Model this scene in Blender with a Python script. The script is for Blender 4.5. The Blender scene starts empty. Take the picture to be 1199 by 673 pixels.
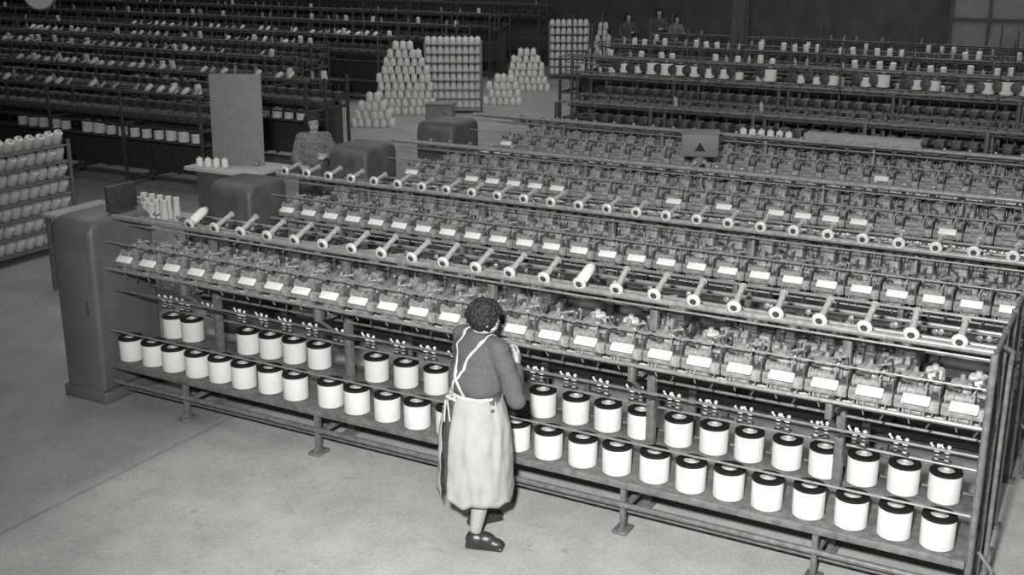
import bpy, bmesh, math, random
from mathutils import Vector, Matrix, noise, Euler
random.seed(7)
S=bpy.context.scene
COL=S.collection
try:
    S.view_settings.view_transform='Standard'
    S.view_settings.look='None'
except Exception: pass

# ---------------------------------------------------------------- materials
WARM=(1.0,0.990,0.955)
def g(v): return (v*WARM[0],v*WARM[1],v*WARM[2],1)
def mat(name,v,rough=.5,metal=0.0,nscale=12,namt=.25,bump=0.0,spec=.5,wave=None,vor=None):
    m=bpy.data.materials.new(name); m.use_nodes=True
    nt=m.node_tree; N=nt.nodes; L=nt.links
    b=N['Principled BSDF']
    b.inputs['Roughness'].default_value=rough
    b.inputs['Metallic'].default_value=metal
    b.inputs['Specular IOR Level'].default_value=spec
    tc=N.new('ShaderNodeTexCoord')
    if vor:
        t=N.new('ShaderNodeTexVoronoi'); t.inputs['Scale'].default_value=nscale; out=t.outputs['Distance']
    else:
        t=N.new('ShaderNodeTexNoise'); t.inputs['Scale'].default_value=nscale; t.inputs['Detail'].default_value=6; out=t.outputs['Fac']
    L.new(tc.outputs['Object'],t.inputs['Vector'])
    r=N.new('ShaderNodeValToRGB')
    r.color_ramp.elements[0].position=.3; r.color_ramp.elements[1].position=.7
    r.color_ramp.elements[0].color=g(v*(1-namt)); r.color_ramp.elements[1].color=g(min(1,v*(1+namt)))
    L.new(out,r.inputs['Fac']); L.new(r.outputs['Color'],b.inputs['Base Color'])
    if wave:
        w=N.new('ShaderNodeTexWave'); w.bands_direction='Z'; w.inputs['Scale'].default_value=wave
        w.inputs['Distortion'].default_value=1.5
        L.new(tc.outputs['Object'],w.inputs['Vector'])
        bp=N.new('ShaderNodeBump'); bp.inputs['Strength'].default_value=.35; bp.inputs['Distance'].default_value=.002
        L.new(w.outputs['Fac'],bp.inputs['Height']); L.new(bp.outputs['Normal'],b.inputs['Normal'])
    elif bump:
        bp=N.new('ShaderNodeBump'); bp.inputs['Strength'].default_value=bump; bp.inputs['Distance'].default_value=.01
        L.new(out,bp.inputs['Height']); L.new(bp.outputs['Normal'],b.inputs['Normal'])
    return m
M_paint=mat('machine_paint',.12,.45,0,25,.3)
M_cab=mat('cabinet_paint',.10,.5,0,3,.15,.02)
M_cabd=mat('dark_cabinet_paint',.07,.55,0,5,.3,.04)
M_head=mat('cast_housing',.20,.5,0,40,.45,.12,.4)
M_gear=mat('gear_iron',.07,.5,0,30,.4)
M_dark=mat('dark_iron',.035,.55,0,30,.4)
M_steel=mat('bright_steel',.55,.35,.15,30,.2)
M_rail=mat('rail_steel',.20,.4,.15,30,.25)
M_plate=mat('white_enamel',.66,.35,0,20,.05)
M_yarn=mat('white_yarn',.58,.85,0,60,.05,wave=60,spec=.2)
M_black=mat('black_rim',.008,.7,0,50,.3,0,.3)
M_core=mat('paper_core',.42,.7,0,50,.1)
M_tube=mat('bobbin_tube',.30,.45,.1,40,.2)
M_flange=mat('bobbin_flange',.50,.4,.1,40,.1)
M_pin=mat('guide_pin_metal',.66,.4,0,40,.1)
M_shelf=mat('shelf_board',.12,.6,0,18,.35,.1)
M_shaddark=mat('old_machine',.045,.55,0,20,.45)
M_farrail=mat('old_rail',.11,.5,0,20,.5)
M_board=mat('grey_board',.145,.7,0,14,.12)
M_palebox=mat('pale_box',.24,.7,0,14,.12)
M_box=mat('grey_box_paint',.12,.6,0,3,.06)
M_light=mat('light_board',.34,.7,0,8,.12)
M_skin=mat('skin',.36,.6,0,20,.06,spec=.3)
M_stock=mat('stocking',.30,.8,0,40,.06,spec=.2)
M_hair=mat('dark_hair',.018,.6,0,60,.6,.8,.3)
M_sweater=mat('knit_sweater',.09,.9,0,150,.3,.5,.2)
M_dress=mat('dark_dress',.08,.9,0,60,.2,0,.2)
M_apron=mat('linen_apron',.32,.9,0,9,.10,.25,.2)
M_strap=mat('white_strap',.48,.8,0,60,.05,0,.2)
M_shoe=mat('leather_shoe',.025,.4,0,40,.3)
M_print=mat('print_blouse',.15,.85,0,60,.4,vor=True)
M_eyew=mat('eye_white',.3,.3,0,10,.03)
M_wallm=mat('wall_plaster',.075,.9,0,2,.2)
M_pale=mat('pale_partition',.20,.8,0,3,.1)
M_wood=mat('crate_wood',.16,.7,0,8,.3,.1)

def floor_mat():
    m=bpy.data.materials.new('concrete_floor'); m.use_nodes=True
    nt=m.node_tree; N=nt.nodes; L=nt.links; b=N['Principled BSDF']
    b.inputs['Roughness'].default_value=.8; b.inputs['Specular IOR Level'].default_value=.2
    tc=N.new('ShaderNodeTexCoord')
    def nz(s,d,rough=.6):
        t=N.new('ShaderNodeTexNoise'); t.inputs['Scale'].default_value=s; t.inputs['Detail'].default_value=d
        t.inputs['Roughness'].default_value=rough
        L.new(tc.outputs['Object'],t.inputs['Vector']); return t.outputs['Fac']
    def ramp(f,a,b_,p0=.3,p1=.7):
        r=N.new('ShaderNodeValToRGB'); r.color_ramp.elements[0].position=p0; r.color_ramp.elements[1].position=p1
        r.color_ramp.elements[0].color=(a,a,a,1); r.color_ramp.elements[1].color=(b_,b_,b_,1)
        L.new(f,r.inputs['Fac']); return r.outputs['Color']
    def mul(x,y):
        k=N.new('ShaderNodeMix'); k.data_type='RGBA'; k.blend_type='MULTIPLY'; k.inputs[0].default_value=1
        L.new(x,k.inputs[6]); L.new(y,k.inputs[7]); return k.outputs[2]
    c=mul(ramp(nz(.45,6,.65),.74,1.0),ramp(nz(2.2,8,.7),.80,1.0,.35,.65))
    c=mul(c,ramp(nz(70,3,.8),.76,1.0,.35,.65))
    c=mul(c,ramp(nz(9,4,.8),.76,1.0,.28,.42))
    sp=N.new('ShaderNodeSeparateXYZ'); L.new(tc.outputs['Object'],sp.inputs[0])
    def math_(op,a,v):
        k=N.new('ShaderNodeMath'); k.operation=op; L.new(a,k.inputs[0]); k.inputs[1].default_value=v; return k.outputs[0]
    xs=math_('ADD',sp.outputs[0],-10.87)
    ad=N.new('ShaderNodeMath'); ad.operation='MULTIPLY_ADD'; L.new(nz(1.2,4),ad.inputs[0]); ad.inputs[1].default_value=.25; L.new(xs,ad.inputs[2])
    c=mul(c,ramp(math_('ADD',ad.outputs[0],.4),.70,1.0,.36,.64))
    c=mul(c,ramp(math_('ABSOLUTE',xs,0),.74,1.0,.008,.022))
    base=N.new('ShaderNodeRGB'); base.outputs[0].default_value=g(.53)
    c=mul(c,base.outputs[0]); L.new(c,b.inputs['Base Color'])
    bp=N.new('ShaderNodeBump'); bp.inputs['Strength'].default_value=.2; bp.inputs['Distance'].default_value=.004
    L.new(nz(90,4),bp.inputs['Height']); L.new(bp.outputs['Normal'],b.inputs['Normal'])
    return m
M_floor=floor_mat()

# ---------------------------------------------------------------- geometry helper
class Geo:
    def __init__(s): s.v=[]; s.f=[]; s.m=[]
    def add(s,vs,fs,mi=0):
        o=len(s.v); s.v+= [tuple(x) for x in vs]
        for f in fs: s.f.append([i+o for i in f]); s.m.append(mi)
        return s
    def box(s,c,sz,mi=0,bev=0,R=None,seg=2):
        bm=bmesh.new(); bmesh.ops.create_cube(bm,size=1)
        for v in bm.verts: v.co=Vector((v.co.x*sz[0],v.co.y*sz[1],v.co.z*sz[2]))
        if bev: bmesh.ops.bevel(bm,geom=bm.edges[:],offset=min(bev,min(sz)*.49),segments=seg,affect='EDGES',profile=.5)
        Mx=Matrix.Translation(Vector(c)) @ (R.to_4x4() if R else Matrix.Identity(4))
        bm.verts.index_update()
        s.add([Mx@v.co for v in bm.verts],[[v.index for v in f.verts] for f in bm.faces],mi); bm.free(); return s
    def lathe(s,prof,Mx=None,seg=16,mi=0,mis=None):
        Mx=Mx or Matrix.Identity(4); vs=[];fs=[]; n=len(prof)
        for r,z in prof:
            for k in range(seg):
                a=2*math.pi*k/seg; vs.append(Mx@Vector((r*math.cos(a),r*math.sin(a),z)))
        for i in range(n-1):
            for k in range(seg):
                k2=(k+1)%seg; fs.append([i*seg+k,i*seg+k2,(i+1)*seg+k2,(i+1)*seg+k])
        if prof[0][0]>1e-6: fs.append([k for k in range(seg)][::-1])
        if prof[-1][0]>1e-6: fs.append([(n-1)*seg+k for k in range(seg)])
        s.add(vs,fs,mi); return s
    def cyl(s,p,q,r,r2=None,seg=12,mi=0):
        p=Vector(p);q=Vector(q);d=q-p
        Mx=Matrix.Translation(p)@d.to_track_quat('Z','Y').to_matrix().to_4x4()
        return s.lathe([(r,0),(r if r2 is None else r2,d.length)],Mx,seg,mi)
    def lath_axis(s,p,d,prof,seg=16,mi=0):
        Mx=Matrix.Translation(Vector(p))@Vector(d).to_track_quat('Z','Y').to_matrix().to_4x4()
        return s.lathe(prof,Mx,seg,mi)
    def sph(s,c,r,seg=12,mi=0,R=None):
        if not hasattr(r,'__len__'): r=(r,r,r)
        vs=[];fs=[];rn=seg//2+1
        Mx=Matrix.Translation(Vector(c))@(R.to_4x4() if R else Matrix.Identity(4))
        for i in range(1,rn):
            t=math.pi*i/rn
            for k in range(seg):
                a=2*math.pi*k/seg
                vs.append(Mx@Vector((r[0]*math.sin(t)*math.cos(a),r[1]*math.sin(t)*math.sin(a),r[2]*math.cos(t))))
        top=len(vs); vs.append(Mx@Vector((0,0,r[2]))); vs.append(Mx@Vector((0,0,-r[2])))
        for i in range(rn-2):
            for k in range(seg):
                k2=(k+1)%seg; fs.append([i*seg+k,(i+1)*seg+k,(i+1)*seg+k2,i*seg+k2])
        for k in range(seg):
            k2=(k+1)%seg; fs.append([top,k,k2]); fs.append([top+1,(rn-2)*seg+k2,(rn-2)*seg+k])
        return s.add(vs,fs,mi)
    def cap(s,p,q,r,r2=None,seg=14):
        r2=r if r2 is None else r2
        s.cyl(p,q,r,r2,seg); s.sph(p,r,seg); s.sph(q,r2,seg); return s
    def pipe(s,pts,r,seg=10,mi=0):
        for a,b in zip(pts[:-1],pts[1:]): s.cyl(a,b,r,None,seg,mi)
        for a in pts[1:-1]: s.sph(a,r,seg,mi)
        return s
    def loft(s,rings,seg=24,mi=0,caps=True):
        vs=[];fs=[];n=len(rings)
        for c,rx,ry in rings:
            for k in range(seg):
                a=2*math.pi*k/seg; vs.append((c[0]+rx*math.cos(a),c[1]+ry*math.sin(a),c[2]))
        for i in range(n-1):
            for k in range(seg):
                k2=(k+1)%seg; fs.append([i*seg+k,i*seg+k2,(i+1)*seg+k2,(i+1)*seg+k])
        if caps: fs.append(list(range(seg))[::-1]); fs.append([(n-1)*seg+k for k in range(seg)])
        return s.add(vs,fs,mi)
    def mesh(s,name,mats,ang=40):
        me=bpy.data.meshes.new(name); me.from_pydata(s.v,[],s.f); me.update()
        for m in (mats if isinstance(mats,(list,tuple)) else [mats]): me.materials.append(m)
        for p,mi in zip(me.polygons,s.m): p.material_index=mi; p.use_smooth=True
        try: me.set_sharp_from_angle(angle=math.radians(ang))
        except Exception: pass
        return me

def obj(name,data,loc=(0,0,0),rot=(0,0,0),parent=None,scale=None):
    o=bpy.data.objects.new(name,data); o.location=loc; o.rotation_euler=rot
    if scale: o.scale=scale
    if parent: o.parent=parent
    COL.objects.link(o); return o
def top(o,label,cat,group=None,kind=None):
    o['label']=label; o['category']=cat
    if group: o['group']=group
    if kind: o['kind']=kind
    return o
def copy_thing(proto,parts,name,loc,rot,label,cat,group):
    o=proto.copy(); o.name=name; o.location=loc; o.rotation_euler=rot
    COL.objects.link(o); top(o,label,cat,group)
    for p in parts:
        c=p.copy(); c.parent=o; COL.objects.link(c)
    return o

# ---------------------------------------------------------------- people
def bake(name,gg,mat_,voxel,sm=4,extra=None):
    o=bpy.data.objects.new(name,gg.mesh(name,mat_)); COL.objects.link(o)
    r=o.modifiers.new('r','REMESH'); r.mode='VOXEL'; r.voxel_size=voxel; r.use_smooth_shade=True
    s=o.modifiers.new('s','SMOOTH'); s.factor=.5; s.iterations=sm
    dg=bpy.context.evaluated_depsgraph_get(); dg.update()
    me=bpy.data.meshes.new_from_object(o.evaluated_get(dg))
    bpy.data.objects.remove(o)
    me.materials.clear(); me.materials.append(mat_)
    for p in me.polygons: p.use_smooth=True; p.material_index=0
    return me
def hand(G,w,d,nrm,side,curl=.5,k=1.0):
    w=Vector(w); d=Vector(d).normalized(); n=Vector(nrm); n=(n-d*n.dot(d)).normalized(); s=d.cross(n).normalized()*side
    offs=[.030,.010,-.011,-.030]; L=[.040,.045,.041,.032]
    for o_,l in zip(offs,L):
        kn=w+d*.085*k+s*o_*k
        G.cap(w+s*o_*.5*k+d*.01,kn,.016*k,.012*k,10)
        p=kn; a=0
        for seg,f in enumerate((1,.65,.5)):
            a+=curl*(.7 if seg==0 else 1.0)
            dd=d*math.cos(a)+n*math.sin(a); q=p+dd*l*f*k
            G.cap(p,q,(.0095-.0008*seg)*k,(.0088-.0009*seg)*k,8); p=q
    b=w+d*.025*k+s*.026*k
    t1=b+(d*.6+s*.75+n*.25).normalized()*.04*k; t2=t1+(d*.85+s*.15+n*.45).normalized()*.032*k; t3=t2+(d*.9+n*.5-s*.1).normalized()*.024*k
    G.cap(b,t1,.014*k,.0115*k,8); G.cap(t1,t2,.0105*k,.0095*k,8); G.cap(t2,t3,.0092*k,.0075*k,8)

def person(label,loc,heading,pose,cloth,voxel=.007,scale=1.0):
    e=obj('person',None,(loc[0],loc[1],0),(0,0,-heading),scale=(scale,)*3); top(e,label,'person')
    P=pose; B=P.get('bulk',1.0); SK=cloth.get('hem',.30)
    G=Geo()
    lean=P.get('lean',0.0)
    def T(z): return lean*max(0,(z-.95))
    SH=.155*B
    rings=[((0,.0,.80),.10,.09),((0,-.01,.86),.155,.115),((0,-.01,.92),.165,.12),((0,0+T(1.0),1.0),.140,.108),((0,T(1.06),1.06),.135,.104),((0,T(1.16),1.16),.148,.112),((0,.005+T(1.25),1.25),.158,.114),((0,T(1.31),1.31),.150,.095),((0,T(1.35),1.35),.10,.07),((0,T(1.38),1.38),.055,.055)]
    rings=[(c,rx*B if rx>.08 else rx,ry*B if ry>.08 else ry) for c,rx,ry in rings]
    G.loft(rings)
    hb=Vector(P['head']); nb=Vector((0,T(1.34),1.34))
    G.cap(nb,hb+Vector((0,-.01,-.06)),.052,.046)
    Rh=Euler(P.get('head_rot',(0,0,0))).to_matrix()
    def H(x,y,z): return hb+Rh@Vector((x,y,z))
    G.sph(H(0,-.008,.025),(.072,.09,.088),20,0,Rh); G.sph(H(0,.022,-.045),(.053,.06,.062),16,0,Rh)
    G.sph(H(0,.068,-.085),.017,10); G.cap(H(0,.082,.005),H(0,.098,-.026),.009,.012,10)
    G.sph(H(-.009,.094,-.03),.008,8);G.sph(H(.009,.094,-.03),.008,8)
    G.sph(H(0,.078,-.052),(.022,.012,.006),10,0,Rh);G.sph(H(0,.077,-.06),(.019,.012,.006),10,0,Rh)
    for sx in(-1,1):
        G.sph(H(sx*.03,.074,.022),(.018,.010,.006),8,0,Rh)
        G.sph(H(sx*.038,.062,-.025),(.018,.016,.02),8,0,Rh)
        G.sph(H(sx*.073,-.008,-.008),(.009,.018,.03),10,0,Rh)
    for sd in ('L','R'):
        sx=-1 if sd=='L' else 1
        hip=Vector((sx*.085,0,.86)); kn=Vector(P['knee'+sd]); an=Vector(P['ankle'+sd]); td=Vector(P['toe'+sd]).normalized()
        G.cap(hip,kn,.085,.056); mid=kn.lerp(an,.3)+Vector((0,-.012,0))
        G.cap(kn,mid,.054,.060); G.cap(mid,an,.060,.030)
        G.cap(an-td*.01-Vector((0,0,.04)),an+td*.09-Vector((0,0,.06)),.016,.010)
        sh=Vector((sx*SH,T(1.32),1.315)); el=Vector(P['elbow'+sd]); wr=Vector(P['wrist'+sd])
        G.cap(sh,el,.050,.040); G.cap(el,el.lerp(wr,.35),.040,.038); G.cap(el.lerp(wr,.35),wr,.038,.025)
        hand(G,wr,P['hand'+sd][0],P['hand'+sd][1],1 if sd=='R' else -1,P.get('curl',.5))
    body=obj('body',bake('body',G,M_skin,voxel,3),parent=e)
    W=Geo(); o_=.016
    W.loft([((c[0],c[1],c[2]),rx+o_,ry+o_) for c,rx,ry in rings[2:9]]+[((0,T(1.375),1.375),.066,.062)])
    W.loft([((0,T(1.0),.99),.145*B,.115*B),((0,T(1.05)-.005,1.04),.175*B,.14*B),((0,T(1.12)-.005,1.12),.178*B,.142*B),((0,T(1.22),1.22),.165*B,.12*B)])
    for sd in ('L','R'):
        sx=-1 if sd=='L' else 1
        sh=Vector((sx*SH,T(1.32),1.31)); el=Vector(P['elbow'+sd]); wr=Vector(P['wrist'+sd])
        W.cap(sh,el,.068,.062); W.cyl(el,el.lerp(wr,.85),.060,.042,14); W.sph(el,.062,14)
        W.sph(el.lerp(wr,.85),.042,12)
        W.cap((0,T(1.3),1.3),sh,.075,.066)
    bl=bake('blouse',W,cloth['top'],.009,4)
    for v in bl.vertices:
        nn=noise.noise(v.co*9)*.012+noise.noise(Vector((v.co.x*6,v.co.y*6,v.co.z*24)))*.009
        v.co+=v.normal*nn
    tm=obj('blouse',bl,parent=e)
    def skirt(name,m,zs,off,gap=0,seg=110,amp=.018,ph=0,ga=0):
        vs=[];fs=[]
        rows=26
        z1,z0=zs
        a0=-math.pi/2+gap+ga; a1=-math.pi/2+2*math.pi-gap+ga
        for i in range(rows+1):
            t=i/rows; z=z1+(z0-z1)*t
            fl=min(1,t*3)**.6*.62+.38*t
            rx=.152+off+(.232-.152)*fl; ry=.122+off+(.212-.122)*fl
            cyy=T(z)
            for k in range(seg+1):
                a=a0+(a1-a0)*k/seg
                n3=noise.noise(Vector((math.cos(a)*2.2+ph,math.sin(a)*2.2,t*1.6)))
                n4=noise.noise(Vector((math.cos(a)*5+ph,math.sin(a)*5,t*3+5)))
                n5=noise.noise(Vector((math.cos(a)*4+ph,math.sin(a)*4,t*9+11)))
                f1=.5*math.sin(a*8+ph+n3*4)+.35*math.sin(a*13+1.3+ph+n4*3)
                rr=1+amp*(.5+.6*t)*f1+.08*n3*t+.045*n4+.03*n5
                if t<.08: rr=1+(rr-1)*.4+.008*math.sin(a*40)
                dz=.05*n3*t
                vs.append((rx*rr*math.cos(a),cyy+ry*rr*math.sin(a),z+dz))
        for i in range(rows):
            for k in range(seg): fs.append([i*(seg+1)+k,i*(seg+1)+k+1,(i+1)*(seg+1)+k+1,(i+1)*(seg+1)+k])
        o=obj(name,Geo().add(vs,fs).mesh(name,m,80),parent=e)
        s=o.modifiers.new('s','SOLIDIFY'); s.thickness=.005; s.offset=0
        return o
    skirt('skirt',cloth['skirt'],(1.0,SK+.03),-.010,0,amp=.012)
    if cloth.get('apron'):
        skirt('apron',cloth['apron'],(1.005,SK),.016,.19,amp=.02,ph=.0,ga=-.20)
        vs=[];fs=[]
        for k in range(49):
            a=2*math.pi*k/48
            for z in (.975,1.015): vs.append(((.162*B)*math.cos(a),.132*B*math.sin(a)+T(z),z))
        for k in range(48): fs.append([2*k,2*k+2,2*k+3,2*k+1])
        ob=obj('waistband',Geo().add(vs,fs).mesh('waistband',M_strap,80),parent=e); s=ob.modifiers.new('s','SOLIDIFY'); s.thickness=.006
        def ribbon(name,pts,w):
            N_=36; vs=[];fs=[]
            def cr(t):
                f=t*(len(pts)-1); i=min(int(f),len(pts)-2); u=f-i
                return Vector(pts[i]).lerp(Vector(pts[i+1]),u)
            for i in range(N_+1):
                t=i/N_; c=cr(t); d=(cr(min(1,t+.05))-cr(max(0,t-.05))).normalized(); out=(c-Vector((0,T(c.z),min(c.z,1.30)))); sdv=d.cross(out).normalized()
                for u in (-1,-.33,.33,1): vs.append(c+sdv*w/2*u)
            for i in range(N_):
                for k in range(3): fs.append([i*4+k,i*4+k+1,i*4+k+5,i*4+k+4])
            o=obj(name,Geo().add(vs,fs).mesh(name,M_strap,80),parent=e)
            sw=o.modifiers.new('w','SHRINKWRAP'); sw.target=tm; sw.offset=.005; sw.wrap_mode='ABOVE_SURFACE'
            s=o.modifiers.new('s','SOLIDIFY'); s.thickness=.003
        for sx in (-1,1):
            ribbon('apron_strap',[(sx*.085,.16,1.12),(sx*.09,.13,1.28),(sx*.095,.07,1.40),(sx*.10,-.03,1.41),(sx*.095,-.13,1.33),(sx*.045,-.17,1.20),(-sx*.02,-.18,1.10),(-sx*.06,-.15,1.00)],.024)
        bw=Geo()
        for sx in (-1,1):
            bw.sph((-.03+sx*.028,-.162,.99),(.026,.010,.013),12)
        bw.sph((-.03,-.166,.99),.011,10)
        bw.box((-.050,-.195,.91),(.014,.004,.15),0,.001,Matrix.Rotation(.12,3,'Y')).box((-.012,-.195,.92),(.014,.004,.13),0,.001,Matrix.Rotation(-.15,3,'Y'))
        obj('bow',bw.mesh('bow',M_strap),parent=e)
    for sd in ('L','R'):
        an=Vector(P['ankle'+sd]); td=Vector(P['toe'+sd]).normalized()
        s=Geo(); b0=an-Vector((0,0,an.z)); rt=Vector((td.y,-td.x,0))
        M3=Matrix((rt,td,Vector((0,0,1)))).transposed()
        s.sph(b0+Vector((0,0,.06)),(.054,.064,.060),14,0,M3); s.sph(b0+td*.055+Vector((0,0,.058)),(.050,.085,.056),14,0,M3)
        s.sph(b0+td*.12+Vector((0,0,.038)),(.044,.072,.038),14,0,M3); s.box(b0+td*.06+Vector((0,0,.012)),(.078,.24,.020),0,.008,M3); s.box(b0-td*.03+Vector((0,0,.018)),(.06,.06,.036),0,.006,M3)
        obj('shoe',bake('shoe',s,M_shoe,.006,3),parent=e)
        kn=Vector(P['knee'+sd]); mid=kn.lerp(an,.3)+Vector((0,-.012,0)); st=Geo().cap(kn,mid,.058,.064).cap(mid,an+Vector((0,0,.045)),.064,.036)
        obj('stocking',bake('stocking',st,M_stock,.009,3),parent=e)
    bm=bmesh.new(); bmesh.ops.create_icosphere(bm,subdivisions=5,radius=1)
    big=cloth.get('hair',1.0); fr=cloth.get('fringe',.07)
    for v in bm.verts:
        d=v.co.copy(); q=Vector((d.x*.093*big,d.y*.103*big-.018,d.z*.098*big+.028))
        nn=noise.noise(d*4.5)+.8*noise.noise(d*10+Vector((3,1,2)))
        q+=d*nn*.015
        if q.y>.03 and q.z<fr: q=Vector((q.x*.86,min(q.y,.035),q.z))
        if q.z<-.075: q.z=-.075+ (q.z+.075)*.4
        v.co=hb+Rh@q
    hm=bpy.data.meshes.new('hair'); bm.to_mesh(hm); bm.free(); hm.materials.append(M_hair)
    for p in hm.polygons: p.use_smooth=True
    obj('hair',hm,parent=e)
    for sx in (-1,1):
        obj('eye',Geo().sph(H(sx*.029,.072,.004),.0115,10,0).sph(H(sx*.029,.0805,.003),.0055,8,1).mesh('eye',[M_eyew,M_black]),parent=e)
        obj('eyebrow',Geo().cap(H(sx*.013,.086,.026),H(sx*.043,.077,.028),.0035,.0025,6).mesh('eyebrow',M_hair),parent=e)
    obj('lips',Geo().sph(H(0,.085,-.056),(.020,.008,.007),10,0,Rh).mesh('lips',M_dress),parent=e)
    return e

work=dict(lean=.13,bulk=1.10,head=(0,.085,1.445),head_rot=(-.46,0,-.25),
  kneeR=(.09,.02,.46),ankleR=(.09,-.08,.085),toeR=(.8,.6,0),kneeL=(-.10,.09,.46),ankleL=(-.14,.12,.085),toeL=(.3,1,0),
  elbowR=(.295,.08,1.02),wristR=(.07,.28,1.13),handR=((-.5,.65,.4),(-.3,-.6,-.2)),
  elbowL=(-.25,.10,1.02),wristL=(-.11,.28,1.10),handL=((.6,.6,.3),(.4,-.6,-.2)),curl=.6)
person('woman in dark sweater and pale crossed-strap apron standing, hands at machine',(-3.43,5.74),math.radians(20),work,dict(top=M_sweater,skirt=M_dress,apron=M_apron,hair=1.07,hem=.335),.0065)
std=dict(lean=.03,head=(0,.02,1.50),head_rot=(-.05,.1,.15),
  kneeR=(.09,.02,.46),ankleR=(.09,-.01,.085),toeR=(.2,1,0),kneeL=(-.09,.02,.46),ankleL=(-.09,.0,.085),toeL=(-.2,1,0),
  elbowR=(.23,.02,1.05),wristR=(.16,.22,.98),handR=((-.3,.9,-.1),(-.5,0,-.8)),
  elbowL=(-.25,.04,1.07),wristL=(-.12,.26,1.12),handL=((.3,.9,.1),(.5,0,-.8)),curl=.4)
lean2=dict(std); lean2.update(lean=.12,head=(0,.08,1.49),head_rot=(-.12,.14,.0))
person('dark-haired woman in a patterned blouse leaning behind machine cabinet',(-9.05,11.35),math.radians(140),lean2,dict(top=M_print,skirt=M_dress,hair=1.14,fringe=.055),.007,1.0)
for (x,y,h_,lb_,tp,sc_) in ((-13.30,30.8,150,'dark-haired person in dark clothes standing by the machines',M_dress,1.0),(-12.70,31.6,165,'dark-clothed person standing close to two others',M_sweater,1.06),(-12.0,31.1,130,'person in a grey blouse with dark hair standing',M_print,.98)):
    person(lb_,(x,y),math.radians(h_),std,dict(top=tp,skirt=M_dress,hair=1.05),.014,sc_)

# ---------------------------------------------------------------- structure
def struct(name,c,sz,m):
    o=obj(name,Geo().box((0,0,0),sz).mesh(name,m),c); o['kind']='structure'; return o
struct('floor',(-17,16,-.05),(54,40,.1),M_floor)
struct('wall_back',(-17,36.1,3.25),(54,.2,6.5),M_wallm)
struct('wall_left',(-44.1,16,3.25),(.2,40,6.5),M_wallm)
struct('wall_right',(10.1,16,3.25),(.2,40,6.5),M_wallm)

# ---------------------------------------------------------------- yarn package (foreground)
PK_R=.095; PK_H=.185
me_pk=Geo().lathe([(0.03,0),(PK_R-.006,0),(PK_R,.006),(PK_R,PK_H-.006),(PK_R-.004,PK_H),(.03,PK_H)],seg=32).mesh('yarn_package',M_yarn)
_r=Geo(); _r.lathe([(.050,-.004),(.050,.009),(.0965,.007),(.0975,-.008),(.0955,-.010)],Matrix.Translation((0,0,PK_H)),32)
_r.f=[f for f in _r.f if len(f)==4]; _r.m=_r.m[:len(_r.f)]
me_ring=_r.mesh('end_ring',M_black)
_c=Geo(); _c.lathe([(.050,PK_H+.003),(.030,PK_H+.004),(.030,PK_H+.012),(.022,PK_H+.012),(.022,PK_H-.03),(0,PK_H-.03)],seg=24)
_c.f=[f for f in _c.f if len(f)==4]; _c.m=_c.m[:len(_c.f)]
me_pcore=_c.mesh('core',M_core)
pk_proto=None;pk_parts=[]
def package(loc,label='white cylindrical yarn package with black top ring on the tray',group='yarn packages on the machine trays',rot=None,sc=1):
    global pk_proto,pk_parts
    rz=random.uniform(0,6.28); R=rot or (0,0,rz)
    if pk_proto is None:
        pk_proto=obj('yarn_package',me_pk,loc,R)
        top(pk_proto,label,'yarn package',group)
        pk_parts=[obj('end_ring',me_ring,parent=pk_proto),obj('core',me_pcore,parent=pk_proto)]
        return pk_proto
    o=copy_thing(pk_proto,pk_parts,'yarn_package',loc,R,label,'yarn package',group)
    if sc!=1: o.scale=(sc,sc,sc)
    return o
me_cone=Geo().lathe([(.02,0),(.072,.002),(.078,.012),(.062,.16),(.056,.168),(.024,.17)],seg=16).lathe([(.024,.16),(.02,.2),(.0,.2)],seg=10,mi=1).mesh('yarn_cone',[M_yarn,M_core])
NC=[0]; REST=Geo()
def cone(loc,rot,label,group,sc=1,force=False):
    NC[0]+=1
    if NC[0]>280 and not force:
        Mx=Matrix.Translation(Vector(loc))@Euler(rot).to_matrix().to_4x4()@Matrix.Scale(sc,4)
        REST.lathe([(.02,0),(.072,.002),(.078,.012),(.062,.16),(.056,.168),(.024,.17)],Mx,14,0)
        REST.lathe([(.024,.16),(.02,.2),(.0,.2)],Mx,8,1)
        return None
    o=obj('yarn_cone',me_cone,loc,rot)
    if sc!=1:o.scale=(sc,sc,sc)
    return top(o,label,'yarn cone',group)
bt=Geo().lathe([(.018,0),(.020,.02),(.018,.19),(.024,.192),(.024,.2),(.010,.2)],seg=16)
me_bt=bt.mesh('bobbin',M_tube)
bf=Geo(); bf.lathe([(.020,-.016),(.036,-.016),(.045,-.008),(.043,.004),(.020,.014)],seg=24); me_bf=bf.mesh('flange',M_flange)
bh=Geo(); bh.lathe([(0.0,-.018),(.021,-.018),(.021,-.014)],seg=14); me_bh=bh.mesh('bore',M_dark)
by=Geo(); by.lathe([(.024,.03),(.036,.045),(.036,.165),(.024,.185)],seg=18); me_by=by.mesh('wound_yarn',M_yarn)
bproto=None;bparts=[]
def bobbin(loc,rot,label,group,full=False):
    global bproto,bparts
    if bproto is None:
        bproto=obj('bobbin',me_bt,loc,rot); top(bproto,label,'bobbin',group)
        bparts=[obj('flange',me_bf,parent=bproto),obj('bore',me_bh,parent=bproto)]; o=bproto
    else: o=copy_thing(bproto,bparts,'bobbin',loc,rot,label,'bobbin',group)
    if full: obj('wound_yarn',me_by,parent=o)
    return o
me_bs=Geo().lathe([(.013,-.012),(.032,-.012),(.036,.008),(.020,.014),(.018,.12),(.01,.13)],seg=10).mesh('bobbin_far',M_tube)
me_bsy=Geo().lathe([(.013,-.012),(.036,-.012),(.023,.014),(.038,.03),(.038,.12),(.01,.14)],seg=10).mesh('bobbin_far',M_yarn)

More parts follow.
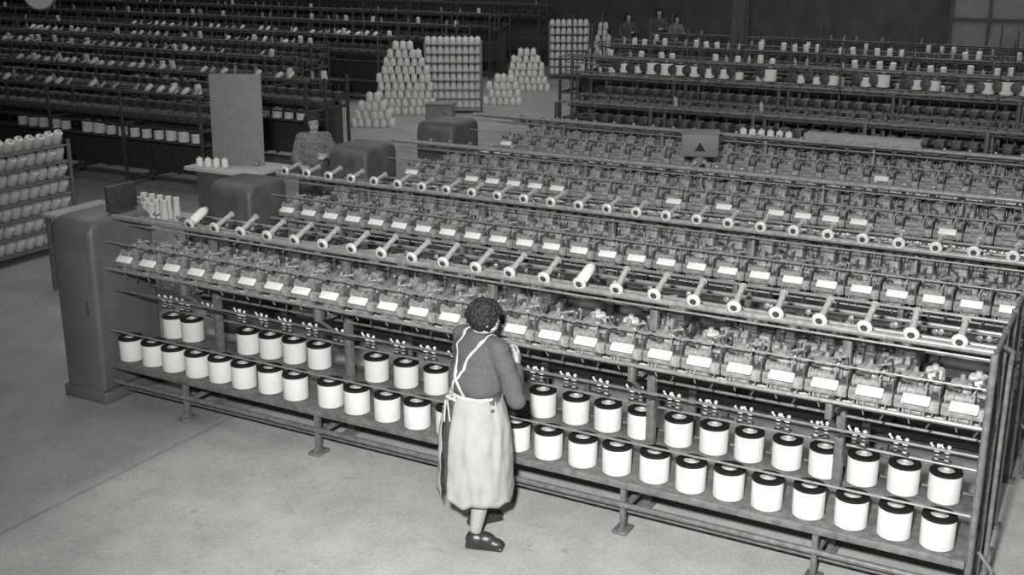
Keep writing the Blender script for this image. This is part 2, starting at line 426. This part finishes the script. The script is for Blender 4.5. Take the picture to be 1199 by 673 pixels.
# ---------------------------------------------------------------- winding head
def head_mesh(seed):
    R=random.Random(seed); u=R.uniform
    a=Geo()
    a.box((0,.17,-.035),(.248,.30,.040),1,.006)
    a.box((0,.035,-.040),(.246,.05,.070),0,.010)
    a.lath_axis((-.110,.20,.018),(1,0,0),[(.04,0),(.064,.006),(.071,.018),(.071,.108),(.064,.120),(.04,.126)],20,0)
    a.box((-.046,.20,-.005),(.13,.16,.06),0,.015)
    a.lath_axis((.036,.20,.016),(1,0,0),[(.02,0),(.054,.004),(.058,.014),(.052,.022),(.034,.026),(.034,.05),(.048,.054),(.048,.068),(.02,.072)],18,0)
    a.lath_axis((-.118,.090,.012),(1,0,0),[(.02,0),(.038,.003),(.038,.014),(.030,.018),(.028,.05),(.034,.055),(.034,.10),(.028,.105),(.030,.145),(.038,.149),(.038,.160),(.02,.163)],16,0)
    a.box((.112,.15,.01),(.012,.20,.09),1,.004)
    a.cyl((-.05,.21,.07),(-.05,.21,.105),.020,.016,12,0)
    a.sph((-.05,.21,.105),(.017,.017,.012),10)
    a.pipe([(.06,.27,.02),(.065,.20,.11),(.0,.14,.105)],.008,8,0)
    a.pipe([(-.09,.12,.03),(-.095,.06,.080),(-.05,.04,.075)],.007,8,1)
    for _ in range(3):
        x,y=u(-.10,.10),u(.05,.30); h=u(.07,.11); r=u(.005,.008)
        a.cyl((x,y,0),(x+u(-.015,.015),y,h),r,None,8,R.choice((0,1))).sph((x,y,h),r*1.7,8,0)
    for _ in range(2): a.box((u(-.09,.09),u(.08,.12),u(.03,.06)),(u(.02,.05),u(.02,.05),u(.012,.03)),R.choice((0,1)),.004)
    for dx in (-.08,.03):
        a.lath_axis((dx,.08,-.105),(1,0,0),[(.02,0),(.040,.003),(.040,.012),(.02,.016)],16,0)
    a.lath_axis((-.07,.08,-.105),(1,0,0),[(.018,0),(.018,.095)],10,0)
    a.pipe([(.08,.06,-.05),(.085,.03,-.13),(.06,.05,-.18)],.006,6,1)
    a.pipe([(-.03,.05,-.05),(-.035,.0,-.11),(-.03,.03,-.16)],.005,6,0)
    a.box((-.10,.10,-.10),(.012,.08,.09),0,.004)
    return a.mesh('winding_head',[M_head,M_gear])
me_heads=[head_mesh(k) for k in range(4)]
me_plate=Geo().box((0,-.006,-.002),(.150,.064,.022),0,.009,Matrix.Rotation(math.radians(38),3,'X'),3).box((0,.018,-.008),(.05,.05,.014),0,.003).mesh('cover_plate',M_plate)
me_platea=Geo().box((0,-.008,.000),(.13,.052,.022),0,.009,Matrix.Rotation(math.radians(30),3,'X'),3).mesh('cover_plate',M_head)
me_lever=Geo().cyl((.02,.11,.03),(.055,.06,.105),.005,None,8).sph((.055,.06,.105),.010,10).mesh('lever',M_steel)
mu=Geo().box((0,0,0),(.23,.28,.06),0,.015).lath_axis((-.09,-.06,.05),(1,0,0),[(.03,0),(.044,.005),(.044,.03),(.03,.035),(.03,.13),(.044,.135),(.044,.17)],14,0)
mu.cyl((.05,.07,.03),(.05,.07,.12),.010,None,8,1).sph((.05,.07,.12),.015,8,0).pipe([(-.05,.08,.03),(-.06,.05,.12),(0,-.03,.14)],.007,6,1).box((-.06,.08,.05),(.07,.08,.06),0,.012)
mu.box((.02,.02,.05),(.03,.12,.05),1,.008).cyl((-.02,-.1,.02),(-.02,-.1,.10),.008,None,8,0).sph((-.02,-.1,.10),.013,8,0)
me_mu=mu.mesh('gear_unit',[M_head,M_gear])
tg=Geo().box((0,0,.0),(.11,.03,.018),1,.004)
for dx in (-.030,.030):
    tg.cyl((dx,0,.0),(dx+.006,-.005,.095),.010,.008,10,0).sph((dx+.006,-.005,.097),.013,8).cyl((dx,-.01,.050),(dx-.034,-.03,.110),.008,.006,8)
    tg.sph((dx-.034,-.03,.112),.009,8)
    tg.lath_axis((dx,-.012,.026),(0,-1,0),[(.006,0),(.017,.004),(.006,.010)],12,0)
me_tg=tg.mesh('thread_guide',[M_pin,M_dark])
td=Geo().cyl((0,0,0),(0,0,.06),.005,None,8,1)
td.lath_axis((0,-.008,.05),(0,-1,0),[(.008,0),(.016,.003),(.008,.008),(.008,.012),(.016,.016),(.006,.019)],10,0)
td.pipe([(0,0,.03),(.05,.0,.05),(.06,-.05,.06)],.004,6,1)
td.lath_axis((.0,.02,-.03),(1,0,0),[(.025,-.02),(.025,.02)],12,1)
me_td=td.mesh('tension_device',[M_rail,M_gear])

def rail(parent,name,x0,x1,y,z,r,m,seg=10):
    c=(x0+x1)/2
    return obj(name,Geo().cyl((-(x1-x0)/2,0,0),((x1-x0)/2,0,0),r,None,seg).mesh(name,m),(c-parent.location.x,y,z),parent=parent)

def cabinet(parent,x0,x1,y0,y1,h,m):
    gx=Geo(); w=x1-x0; d=y1-y0
    pts=[(0.0,0.10),(0.0,h-.14)]
    for k in range(1,9):
        a=math.pi/2*k/8; pts.append((.14-.14*math.cos(a),h-.14+.14*math.sin(a)))
    for k in range(0,9):
        a=math.pi/2*k/8; pts.append((d-.10+.10*math.sin(a),h-.10+.10*math.cos(a)))
    pts.append((d,.10))
    n=len(pts); bev=.05
    vs=[]
    cy=d/2; cz=(h)/2
    layers=[(-w/2,bev),(-w/2+bev*.1,bev*.55),(-w/2+bev*.4,bev*.2),(-w/2+bev,0),(w/2-bev,0),(w/2-bev*.4,bev*.2),(w/2-bev*.1,bev*.55),(w/2,bev)]
    for xx,ins in layers:
        for (y,z) in pts:
            ys=cy+(y-cy)*(1-ins/(d/2)); zs=cz+(z-cz)*(1-ins/(h/2))
            vs.append((xx,ys,zs))
    fs=[]
    for i in range(len(layers)-1):
        for k in range(n):
            k2=(k+1)%n; fs.append([i*n+k,(i+1)*n+k,(i+1)*n+k2,i*n+k2])
    fs.append(list(range(n))); fs.append([(len(layers)-1)*n+k for k in range(n)][::-1])
    gx.add(vs,fs)
    gx.box((0,d/2,.05),(w+.03,d+.03,.10),0,.012)
    o=obj('end_cabinet',gx.mesh('end_cabinet',m,50),((x0+x1)/2-parent.location.x,y0,0),parent=parent)
    obj('door',Geo().box((0,-.003,(h-.2)/2+.1),(w-.14,.008,h-.5),0,.003).mesh('door',m),parent=o)
    hg=Geo().cyl((w/2-.09,-.02,h*.5),(w/2-.09,-.02,h*.5+.1),.007,None,8).cyl((w/2-.09,0,h*.5+.01),(w/2-.09,-.02,h*.5+.01),.005,None,6)
    obj('handle',hg.mesh('handle',M_dark),parent=o)
    obj('side_panel',Geo().box((w/2+.002,d*.5,h*.5),(.008,d-.2,h*.6),0,.003).mesh('side_panel',m),parent=o)
    return o

def support_frame(parent,x,D,topz=1.5,m=None):
    m=m or M_paint
    s=Geo()
    s.box((0,.03,.012),(.10,.14,.024),0,.006)
    s.box((0,.03,.19),(.035,.05,.34),0,.006)
    s.cyl((0,.03,.06),(0,-.03,.02),.016,None,8)
    s.box((0,.45,.16),(.035,.84,.035),0,.005)
    s.box((0,.45,topz/2+.0),(.055,.06,topz),0,.008)
    s.box((0,.45,.012),(.10,.16,.024),0,.006)
    s.box((0,D,.60),(.05,.05,1.2),0,.006)
    s.box((0,D,.012),(.10,.16,.024),0,.006)
    s.box((0,.30+D/2-.15,1.02),(.045,D-.15,.05),0,.006)
    s.cyl((0,.45,1.38),(0,.14,1.56),.014,None,8)
    s.cyl((0,.45,.75),(0,.12,1.0),.014,None,8)
    s.box((0,.11,1.07),(.04,.08,.12),0,.008)
    return obj('support_frame',s.mesh('support_frame',m),(x-parent.location.x,0,0),parent=parent)

RP=(-3.36,-3.1,-2.5,-1.01,-.75)
BX=[-7.10,-6.90,-6.28,-6.05,-5.81,-5.56,-5.00,-4.73,-4.46,-4.22,-3.56,-3.30,-3.05,-2.80,-2.53,-2.28,-2.04,-1.79,-1.55,-1.31,-1.06,-.82]
def winding_machine(label,Y0,X0,X1,D=1.25,cab=None,detail=2,nheads=26,plates=1.0,group='winding machines',skip=(),cm_=None):
    e=obj('winding_machine',None,((X0+X1)/2,Y0,0)); e.empty_display_size=.3
    top(e,label,'textile machine',group)
    cx=(X0+X1)/2; Lx=X1-X0
    if cab: cabinet(e,cab[0],cab[1],cab[2]-Y0,cab[3]-Y0,cab[4],cm_ or M_cab)
    t=Geo().box((0,.42,.345),(Lx,.86,.022),0,.004).box((0,-.012,.345),(Lx,.022,.05),0,.006).box((0,.865,.35),(Lx,.02,.05),0,.004)
    t.box((0,.66,.375),(Lx,.26,.040),0,.006)
    obj('spool_tray',t.mesh('spool_tray',M_shelf),parent=e)
    rail(e,'foot_rail',X0,X1,.0,.20,.02,M_paint)
    rail(e,'foot_rail',X0,X1,.09,.12,.016,M_paint)
    rail(e,'guard_rail',X0,X1,-.005,.64,.007,M_rail,8)
    rail(e,'guard_rail',X0,X1,.30,.84,.007,M_paint,8)
    rail(e,'guide_rail',X0,X1,.63,.635,.010,M_rail,8)
    rail(e,'guide_rail',X0,X1,.10,.95,.010,M_paint,8)
    rail(e,'guide_rail',X0,X1,.45,.90,.010,M_paint,8)
    rail(e,'head_rail',X0,X1,.025,1.145,.013,M_rail,8)
    rail(e,'head_rail',X0,X1,.05,1.36,.006,M_rail,8)
    rail(e,'peg_rail',X0,X1,.15,1.54,.022,M_rail,12)
    rail(e,'guide_rail',X0,X1,.42,1.48,.013,M_rail,8)
    rail(e,'guide_rail',X0,X1,.28,1.45,.007,M_rail,8)
    rail(e,'guide_rail',X0,X1,.78,1.36,.012,M_paint,8)
    rail(e,'guide_rail',X0,X1,1.18,1.32,.013,M_rail,8)
    rail(e,'drive_shaft',X0,X1,.30,1.04,.022,M_steel,10)
    b=Geo().box((0,.52,1.03),(Lx,.16,.10),0,.01).box((0,.86,1.0),(Lx,.05,.14),0,.008).box((0,.75,.93),(Lx,.3,.02),0,.004)
    obj('cross_beam',b.mesh('cross_beam',M_paint),parent=e)
    for x in [-6.40,-5.10,-3.85,-2.65,-1.42]: support_frame(e,x,D)
    f=Geo()
    for y in (0,.45,.88,D): f.cyl((0,y,0),(0,y,1.58),.020,None,10).box((0,y,.01),(.09,.09,.02),0,.004)
    for z in (.35,1.02,1.56): f.cyl((0,0,z),(0,D,z),.014,None,8)
    f.cyl((.0,.15,1.54),(.0,.45,1.1),.012,None,8)
    f.cyl((.07,.12,.02),(.07,.12,1.5),.013,None,10)
    f.pipe([(.07,.12,1.5),(.07,.2,1.54),(.0,.3,1.54)],.013,8)
    f.pipe([(.09,-.02,.06),(.12,-.05,.2),(.12,-.03,.36),(.04,0,.44)],.012,8)
    obj('end_frame',f.mesh('end_frame',M_paint),(X1-cx+.02,0,0),parent=e)
    sp=.2524
    for i in range(nheads):
        x=X1-.11-sp*i
        h=obj('winding_head',random.choice(me_heads),(x-cx,.10,1.22),(0,0,0),parent=e)
        obj('cover_plate',me_plate if random.random()<plates else me_platea,parent=h,rot=(random.uniform(-.04,.04),0,random.uniform(-.02,.02)))
        obj('lever',me_lever,parent=h)
        if not any(abs(x-s)<.14 for s in skip):
            obj('rear_winding_head',random.choice(me_heads),(x-cx,1.16,1.20),(0,0,math.pi),parent=e)
            obj('gear_unit',me_mu,(x-cx+.02,.66,1.15),(0,0,0 if i%2 else math.pi),parent=e)
        obj('tension_device',me_td,(x-cx+.05,.42,1.48),(0,0,random.uniform(-.3,.3)),parent=e)
        obj('tension_device',me_td,(x-cx-.03,.78,1.36),(0,0,random.uniform(-.5,.5)),parent=e)
    if detail>=2:
        for x in BX+[-6.62,-5.3,-3.95]:
            obj('thread_guide',me_tg,(x-cx-.03,.63,.652),(0,0,random.uniform(-.35,.35)),parent=e)
    return e

TILT=math.radians(-68)
m1=winding_machine('long grey yarn winding machine with bobbin rail beside the standing woman',6.25,-7.15,-.59,cab=(-7.66,-7.2,6.19,6.86,1.53),skip=RP)
m2=winding_machine('second long winding machine with ringed bobbins on its top rail',8.25,-7.15,-.59,cab=(-7.72,-7.2,8.05,8.6,1.48),detail=1,cm_=M_cabd)
m3=winding_machine('third winding machine with bare top rail',10.35,-7.3,-.59,cab=(-7.92,-7.40,10.15,10.75,1.48),detail=1,plates=.55,cm_=M_cabd)
m4=winding_machine('fourth winding machine with bare top rail and rounded cabinet',12.45,-7.5,-.59,cab=(-8.15,-7.6,12.25,12.9,1.45),detail=1,plates=.15,cm_=M_cabd)

TR=.357
fx=[-7.08+.243*i for i in range(8)]+[-5.06+.257*i for i in range(4)]+[-4.03,-3.77]+[-3.49+.248*i for i in range(12)]
for x in fx: package((x+random.uniform(-.008,.008),6.385+random.uniform(-.01,.01),TR))
for x in BX: package((x,6.905+random.uniform(-.006,.006),.396))
obj('rear_shelf',Geo().box((0,0,0),(6.4,.26,.02),0,.004).mesh('rear_shelf',M_shelf),(0,1.13,.88),parent=m1)
for x in RP:
    cone((x,7.38,.891),(0,0,0),'white yarn cone standing on the rear shelf of the machine','cones on the rear machine shelf',.95)
for i in range(23):
    x=-.767-.2524*i
    bobbin((x,6.385,1.582),(TILT+random.uniform(-.05,.05),0,random.uniform(-.07,.07)),
      'bobbin wound with white yarn tilted on the peg rail' if i in (9,22) else 'tilted pale bobbin with round end flange on peg rail','bobbins on the peg rail',full=i in (9,22))
for i in range(26):
    x=-.73-.2524*i
    bobbin((x,8.385,1.582),(math.radians(-80)+random.uniform(-.06,.06),0,random.uniform(-.1,.1)),'tilted pale bobbin with round end flange on second machine','bobbins on the second peg rail')

cb=obj('control_box',Geo().box((0,0,.115),(.045,.30,.21),0,.008).box((0,0,.008),(.1,.2,.016),0,.004).mesh('control_box',M_dark),(-7.28,6.62,1.532))
top(cb,'small dark control box standing on the machine cabinet','control box')
mb=obj('switch_box',Geo().box((0,0,.12),(.38,.24,.24),0,.012).box((0,0,-.05),(.06,.06,.10),0,.004).mesh('switch_box',M_box),(-4.1,11.45,1.50),(0,0,math.radians(20)))
top(mb,'grey metal switch box with dark triangle mark on machine','switch box')
tri=Geo().add([(-.055,0,0),(.055,0,0),(0,0,.095),(-.055,-.003,0),(.055,-.003,0),(0,-.003,.095)],[[0,1,2],[5,4,3],[0,3,4,1],[1,4,5,2],[2,5,3,0]])
obj('triangle_mark',tri.mesh('triangle_mark',M_black),(0,-.121,.06),parent=mb)
obj('lid',Geo().box((0,0,.246),(.40,.26,.014),0,.004).mesh('lid',M_box),parent=mb)

# ---------------------------------------------------------------- table with grey board, spools
def table(name,label,cat,c,sx,sy,h,m,solid=None):
    t=obj(name,None,(c[0],c[1],0)); top(t,label,cat)
    obj('table_top',Geo().box((0,0,h-.02),(sx,sy,.04),0,.006).mesh('table_top',m),parent=t)
    if solid:
        obj('base',Geo().box((0,0,(h-.04)/2),(sx-.2,sy-.12,h-.04),0,.02).box((0,0,.04),(sx-.12,sy-.06,.08),0,.01).mesh('base',solid),parent=t)
        return t
    for dx in (-1,1):
        for dy in (-1,1):
            obj('leg',Geo().box((0,0,(h-.04)/2),(.05,.05,h-.04),0,.005).mesh('leg',M_paint),(dx*(sx/2-.05),dy*(sy/2-.05),0),parent=t)
    return t
tb=table('cupboard','tall cupboard with pale top carrying a grey board','cupboard',(-8.2,9.02),.9,.6,1.42,M_light,M_cabd)
yaw=math.radians(28)
bd=obj('board',Geo().box((0,0,.46),(.53,.025,.92),0,.006).mesh('board',M_board),(-8.20,9.05,1.42),(math.radians(-4),0,yaw))
top(bd,'upright plain grey board standing on the cupboard','board')
obj('foot',Geo().box((-.2,0,.02),(.04,.2,.04),0,.004).box((.2,0,.02),(.04,.2,.04),0,.004).mesh('foot',M_board),parent=bd)
for k in range(4):
    cone((-8.50+.085*k,8.80+.03*k,1.42),(0,0,0),'small white yarn cone on the tall cupboard','cones on the tall cupboard',.5)
ct=table('hand_cart','low pale cart with bobbins beside machine cabinet','cart',(-9.5,8.6),1.5,.8,.85,M_light)
me_st=Geo().lathe([(.02,0),(.046,.003),(.046,.02),(.040,.03),(.034,.17),(.038,.19),(.038,.2),(.012,.2)],seg=18).mesh('tube',M_yarn)
for i in range(5):
    for j in range(3):
        o=obj('yarn_tube',me_st,(-9.22+.115*i,8.35+.17*j,.85),(0,0,0),scale=(.95,.95,1.2)); top(o,'slim white yarn tube standing on the cart','yarn tube','tubes on the cart')

# ---------------------------------------------------------------- yarn racks
def yarn_rack(label,loc,rotz,length,tiers,z0,dz,n,group,depth=.4,tilt=0,conelabel='white yarn cone standing on the rack',sc=1,first=0):
    e=obj('yarn_rack',None,(loc[0],loc[1],0),(0,0,rotz)); top(e,label,'rack')
    H=z0+dz*(tiers-.6)
    for dx in (-1,1):
        for dy in (-1,1):
            obj('post',Geo().box((0,0,H/2),(.035,.035,H),0,.004).mesh('post',M_paint),(dx*length/2,dy*depth/2,0),parent=e)
    shm=Geo().box((0,0,0),(length,depth,.016),0,.004).mesh('shelf',M_paint)
    Mz=Matrix.Translation(Vector((loc[0],loc[1],0)))@Matrix.Rotation(rotz,4,'Z')
    for t in range(tiers):
        z=z0+dz*t
        obj('shelf',shm,(0,0,z),parent=e)
        for i in range(first,n):
            x=-length/2+(i+.5)*length/n
            if tilt:
                p=Mz@Vector((x,depth*-.5+.13,z+.045)); q=(Matrix.Rotation(rotz,4,'Z')@Matrix.Rotation(math.radians(tilt+random.uniform(-8,8)),4,'X')).to_euler()
            else:
                p=Mz@Vector((x,-depth/2+.09,z+.008)); q=(random.uniform(-.03,.03),random.uniform(-.03,.03),0)
            cone(p,q,conelabel,group,sc)
    return e
def stack(cx,cy,rot,cols,group,label='white yarn cone in a stepped stack',w=.148):
    for t,cn in enumerate(cols):
        for i in range(cn):
            x=(i-(cn-1)/2)*w+random.uniform(-.015,.015)+(t%2)*.03; y=random.uniform(-.012,.012)
            c,s_=math.cos(rot),math.sin(rot)
            cone((cx+x*c-y*s_,cy+x*s_+y*c,t*.171),(random.uniform(-.04,.04),random.uniform(-.04,.04),0),label,group)
yarn_rack('open metal rack filled with white yarn cones',(-11.6,8.58),math.radians(90),2.1,7,.10,.195,15,'cones on the open rack',tilt=34,conelabel='white yarn cone tilted on the open rack',sc=.84,first=4)
stack(-14.9,18.3,.45,[6,5,3],'cones in a low stack')
stack(-13.8,19.2,.45,[6,5,4,2],'cones in a low front stack')
stack(-14.22,20.98,.45,[9,9,8,8,8,7,6,5,3],'cones in the tall stack')
yarn_rack('tall rack of white yarn cones beside the cone stack',(-13.45,21.75),math.radians(28),1.2,8,.12,.19,9,'cones on the tall rack',sc=.93)
stack(-13.10,23.3,.45,[6,5,5,3],'cones in a small stack')
stack(-13.85,25.8,.45,[8,7,6,6,5,3],'cones in a back stack')
yarn_rack('distant rack of white yarn cones',(-14.1,28.7),math.radians(28),1.05,7,.12,.21,7,'cones on the distant rack',sc=.95)
stack(-13.9,30.4,.45,[4,4,4,3,3,3,2,2],'cones in the far stack')
stack(-12.9,27.6,.45,[5,5,4,3],'cones in the far stack')
cr=obj('crate',Geo().box((0,0,.2),(.55,.4,.4),0,.01).mesh('crate',M_wood),(-12.85,20.25,0),(0,0,.4)); top(cr,'low wooden crate beside the cone stack','crate')
obj('lid',Geo().box((0,0,.41),(.58,.43,.02),0,.004).mesh('lid',M_wood),parent=cr)

# ---------------------------------------------------------------- background machines (simplified)
me_hf=Geo().box((0,.1,-.02),(.13,.2,.12),0,.02).lath_axis((-.07,.0,-.03),(1,0,0),[(.05,0),(.05,.13)],10).cyl((.03,.05,.03),(.03,0,.14),.008,None,6).mesh('spindle_unit',M_shaddark)
me_rg=Geo().cyl((0,0,-.1),(0,0,.10),.012,.006,6).box((0,0,-.08),(.05,.08,.05),0,.01).lath_axis((0,-.02,.02),(0,-1,0),[(.02,0),(.02,.012)],8,1).mesh('roving_guide',[M_shaddark,M_farrail])
me_rgw=Geo().cyl((0,0,-.1),(0,0,.12),.014,.008,6,1).box((0,0,-.08),(.05,.08,.05),0,.01).lathe([(.026,-.03),(.034,-.01),(.026,.09)],None,8,1).mesh('roving_guide',[M_shaddark,M_tube])
me_rgy=Geo().cyl((0,0,-.1),(0,0,.15),.012,.008,6).box((0,0,-.08),(.05,.08,.05),0,.01).lathe([(.045,-.03),(.055,-.01),(.050,.11),(.03,.12)],None,10,1).mesh('roving_guide',[M_shaddark,M_yarn])
def far_machine(label,Y0,X0,X1,H=1.55,sp=.3,bob=0,pk=0,pkz=.5,posts=0,D=1.1,group='older winding machines',gear=1.1,rg=.25,rgy=0,by_=.55):
    e=obj('spinning_frame',None,((X0+X1)/2,Y0,0)); top(e,label,'textile machine',group)
    cx=(X0+X1)/2; Lx=X1-X0
    for (y,z,r,m) in ((0,.95,.016,M_shaddark),(.1,H,.016,M_farrail),(.35,H-.08,.012,M_shaddark),(.6,H-.05,.010,M_farrail),(.7,H-.12,.014,M_shaddark),(D,H-.1,.014,M_farrail),(D,H-.35,.016,M_shaddark),(0,.2,.018,M_shaddark),(.05,H-.3,.010,M_farrail)):
        rail(e,'rail',X0,X1,y,z,r,m,8)
    b=Geo().box((0,.4,pkz-.02),(Lx,.6,.03),0,.004).box((0,.6,H-.42),(Lx,.5,.12),0,.01).box((0,.85,(H-.4)/2+.05),(Lx,.2,H-.5),0,.01)
    obj('casing',b.mesh('casing',M_shaddark),parent=e)
    k=int(Lx/1.4)
    for i in range(k+1):
        s=Geo()
        for y in (0,.5,D): s.box((0,y,H/2),(.05,.04,H),0,.006)
        s.box((0,D/2,.95),(.05,D,.05),0,.006).box((0,D/2,.1),(.06,D,.06),0,.006)
        if posts: s.cyl((0,.5,H),(0,.5,H+posts),.014,None,8)
        obj('support_frame',s.mesh('support_frame',M_shaddark),(X0-cx+Lx*i/k,0,0),parent=e)
    n=min(95,int(Lx/sp))
    for i in range(n):
        x=X1-.15-sp*i
        obj('spindle_unit',me_hf,(x-cx,.05,H-.33),parent=e)
        obj('rear_spindle_unit',me_hf,(x-cx+.1,D-.1,H-.30),(0,0,math.pi),parent=e)
        rr=random.random()
        obj('roving_guide',me_rgy if rr<rgy else me_rgw if rr<rgy+rg else me_rg,(x-cx+.07,.6,H-.02+random.uniform(-.02,.03)),(random.uniform(-.15,.15),random.uniform(-.15,.15),0),parent=e)
        if i<bob and random.random()<.75:
            y_=random.random()<by_
            o=obj('bobbin',me_bsy if y_ else me_bs,(x+random.uniform(-.03,.03),Y0+.1,H+.03),(math.radians(-65)+random.uniform(-.25,.25),0,random.uniform(-.2,.2)))
            top(o,'small pale bobbin on an older machine rail','bobbin','bobbins on older machines')
    for i in range(pk):
        x=X1-.25-.25*i
        if random.random()<.85: package((x,Y0+.16,pkz+.002),'white yarn package on the shelf of an older machine','packages on older machines',sc=random.choice([.8,.9,1]))
    if gear:
        obj('gear_case',Geo().box((0,D/2,gear/2),(.28,D*.7,gear),0,.07).mesh('gear_case',M_shaddark),(Lx/2+.16,0,0),parent=e)
    return e
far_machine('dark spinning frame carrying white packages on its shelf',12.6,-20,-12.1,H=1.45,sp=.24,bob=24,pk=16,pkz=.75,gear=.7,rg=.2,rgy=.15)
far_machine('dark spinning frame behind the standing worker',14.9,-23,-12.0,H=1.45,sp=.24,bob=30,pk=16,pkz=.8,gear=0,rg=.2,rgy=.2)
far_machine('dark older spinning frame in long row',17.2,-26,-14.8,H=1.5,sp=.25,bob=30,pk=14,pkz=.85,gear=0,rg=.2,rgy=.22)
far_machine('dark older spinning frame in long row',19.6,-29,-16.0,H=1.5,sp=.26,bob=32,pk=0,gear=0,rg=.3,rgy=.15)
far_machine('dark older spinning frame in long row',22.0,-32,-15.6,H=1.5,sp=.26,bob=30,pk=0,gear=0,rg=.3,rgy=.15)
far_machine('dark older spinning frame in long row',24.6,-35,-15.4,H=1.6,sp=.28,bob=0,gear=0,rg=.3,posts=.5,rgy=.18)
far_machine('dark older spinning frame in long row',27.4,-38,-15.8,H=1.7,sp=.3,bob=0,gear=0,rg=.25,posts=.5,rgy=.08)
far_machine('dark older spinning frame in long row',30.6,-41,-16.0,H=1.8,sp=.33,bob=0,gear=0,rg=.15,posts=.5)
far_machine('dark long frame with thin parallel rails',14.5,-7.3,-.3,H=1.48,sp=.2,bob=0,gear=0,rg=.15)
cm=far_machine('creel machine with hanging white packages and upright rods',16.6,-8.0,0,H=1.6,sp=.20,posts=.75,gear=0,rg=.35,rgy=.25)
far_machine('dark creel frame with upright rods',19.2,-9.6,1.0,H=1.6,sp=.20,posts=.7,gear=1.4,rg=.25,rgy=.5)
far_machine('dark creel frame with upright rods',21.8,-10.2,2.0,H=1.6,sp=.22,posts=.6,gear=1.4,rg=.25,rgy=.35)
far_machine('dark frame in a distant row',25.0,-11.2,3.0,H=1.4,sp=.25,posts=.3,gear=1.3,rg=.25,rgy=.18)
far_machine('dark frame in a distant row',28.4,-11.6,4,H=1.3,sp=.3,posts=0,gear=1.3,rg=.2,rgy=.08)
for z,r in ((1.98,.012),(1.735,.012),(1.86,.008)):
    rail(cm,'creel_rail',-7.9,0,-.6,z,r,M_farrail,8)
for x in (-7.8,-5.8,-3.8,-1.8,-.1):
    obj('creel_post',Geo().cyl((0,0,0),(0,0,2.3),.014,None,8).mesh('creel_post',M_shaddark),(x-cm.location.x,-.6,0),parent=cm)
me_cd=Geo().lath_axis((0,-.02,0),(0,1,0),[(.02,0),(.07,.005),(.07,.02),(.02,.025)],16).mesh('creel_disc',M_dark)
for i in range(35):
    x=-7.60+.218*i
    if random.random()<.10: continue
    obj('creel_disc',me_cd,(x-cm.location.x-.10,-.66,1.85+random.uniform(-.02,.02)),parent=cm)
    package((x,16.0,1.750+random.uniform(0,.015)),'white yarn package on the creel rail','packages on the creel',sc=random.choice([.6,.75,.85,.95]))

o=obj('wall_partition',Geo().box((0,0,1.9),(6.0,.12,3.8),0,.01).mesh('wall_partition',M_pale),(-2.4,34.8,0)); o['kind']='structure'
for i in range(7): struct('trim_%d'%(i+1),(-5.35+.98*i,34.7,1.9),(.07,.06,3.8),M_wallm)
for i in range(4): struct('trim_%d'%(i+8),(-2.4,34.69,.6+.9*i),(6,.05,.07),M_wallm)
struct('trim_12',(-15.3,16,6.3),(.3,40,.3),M_wallm)
for i,(x,y) in enumerate([(-8.9,27.2),(.9,13.2),(.6,23.6)]):
    struct('trim_%d'%(13+i),(x,y,3.2),(.3,.3,6.4),M_wallm)
ck=obj('hanging_clock',Geo().lath_axis((0,.05,0),(0,-1,0),[(.2,0),(.25,.01),(.25,.09),(.235,.1),(.0,.1)],32).cyl((0,0,.24),(0,0,3.45),.012,None,8).mesh('hanging_clock',M_board),(-15.3,12.7,2.82),(0,0,math.radians(35)))
top(ck,'round pale clock hanging from a ceiling rod','clock')
obj('clock_face',Geo().lath_axis((0,-.051,0),(0,-1,0),[(.22,0),(.0,.003)],32).mesh('clock_face',M_plate),parent=ck)
obj('clock_hand',Geo().box((0,-.058,.07),(.016,.004,.16)).box((.05,-.058,0),(.11,.004,.016)).mesh('clock_hand',M_black),parent=ck)
lb=obj('long_box',Geo().box((0,0,.06),(1.3,.2,.12),0,.008).mesh('long_box',M_palebox),(-2.9,13.5,1.375)); top(lb,'long pale box lying on a machine','box')
for k in range(6): cone((-4.3+.11*k,13.5,1.375),(0,0,0),'small white yarn cone standing on a machine','small cones on the machine',.6,force=True)
if REST.v:
    ro=obj('yarn_cone_stock',REST.mesh('yarn_cone_stock',[M_yarn,M_core]))
    top(ro,'remaining distant stock of white yarn cones in stacks','yarn cones','distant cone stock','stuff')

# ---------------------------------------------------------------- camera & lights
cam=bpy.data.cameras.new('camera'); cam.sensor_width=36; cam.lens=1370/1199*36; cam.clip_end=200
co=bpy.data.objects.new('camera',cam); co.location=(0,0,3.67); co.rotation_euler=(math.radians(90-16.7),0,math.radians(28.9)); COL.objects.link(co); S.camera=co
def look(o,t): o.rotation_euler=(Vector(t)-o.location).to_track_quat('-Z','Y').to_euler()
sl=bpy.data.lights.new('flash','SPOT'); sl.energy=5000; sl.spot_size=math.radians(84); sl.spot_blend=1.0; sl.shadow_soft_size=.14
so=bpy.data.objects.new('flash',sl); so.location=(-.4,.1,4.2); COL.objects.link(so); look(so,(-2.9,7.8,.9))
def area(loc,sx,sy,p):  # added overhead fill lights, no visible fixture, to brighten machines and background
    a=bpy.data.lights.new('overhead_fill','AREA'); a.shape='RECTANGLE'; a.size=sx; a.size_y=sy; a.energy=p
    o=bpy.data.objects.new('overhead_fill',a); o.location=loc; COL.objects.link(o)
area((-4,8,6.2),9,8,140)
area((-10.3,8.8,5.5),2,3,70)  # added fill that brightens the cones on the open rack
area((-13,21,6.2),6,8,260)
area((-3,20,6.2),8,8,300)
area((-24,22,6.2),10,10,240)
area((-6,31,6.2),10,5,180)
w=bpy.data.worlds.new('world'); S.world=w; w.use_nodes=True
w.node_tree.nodes['Background'].inputs[0].default_value=g(.5); w.node_tree.nodes['Background'].inputs[1].default_value=.16
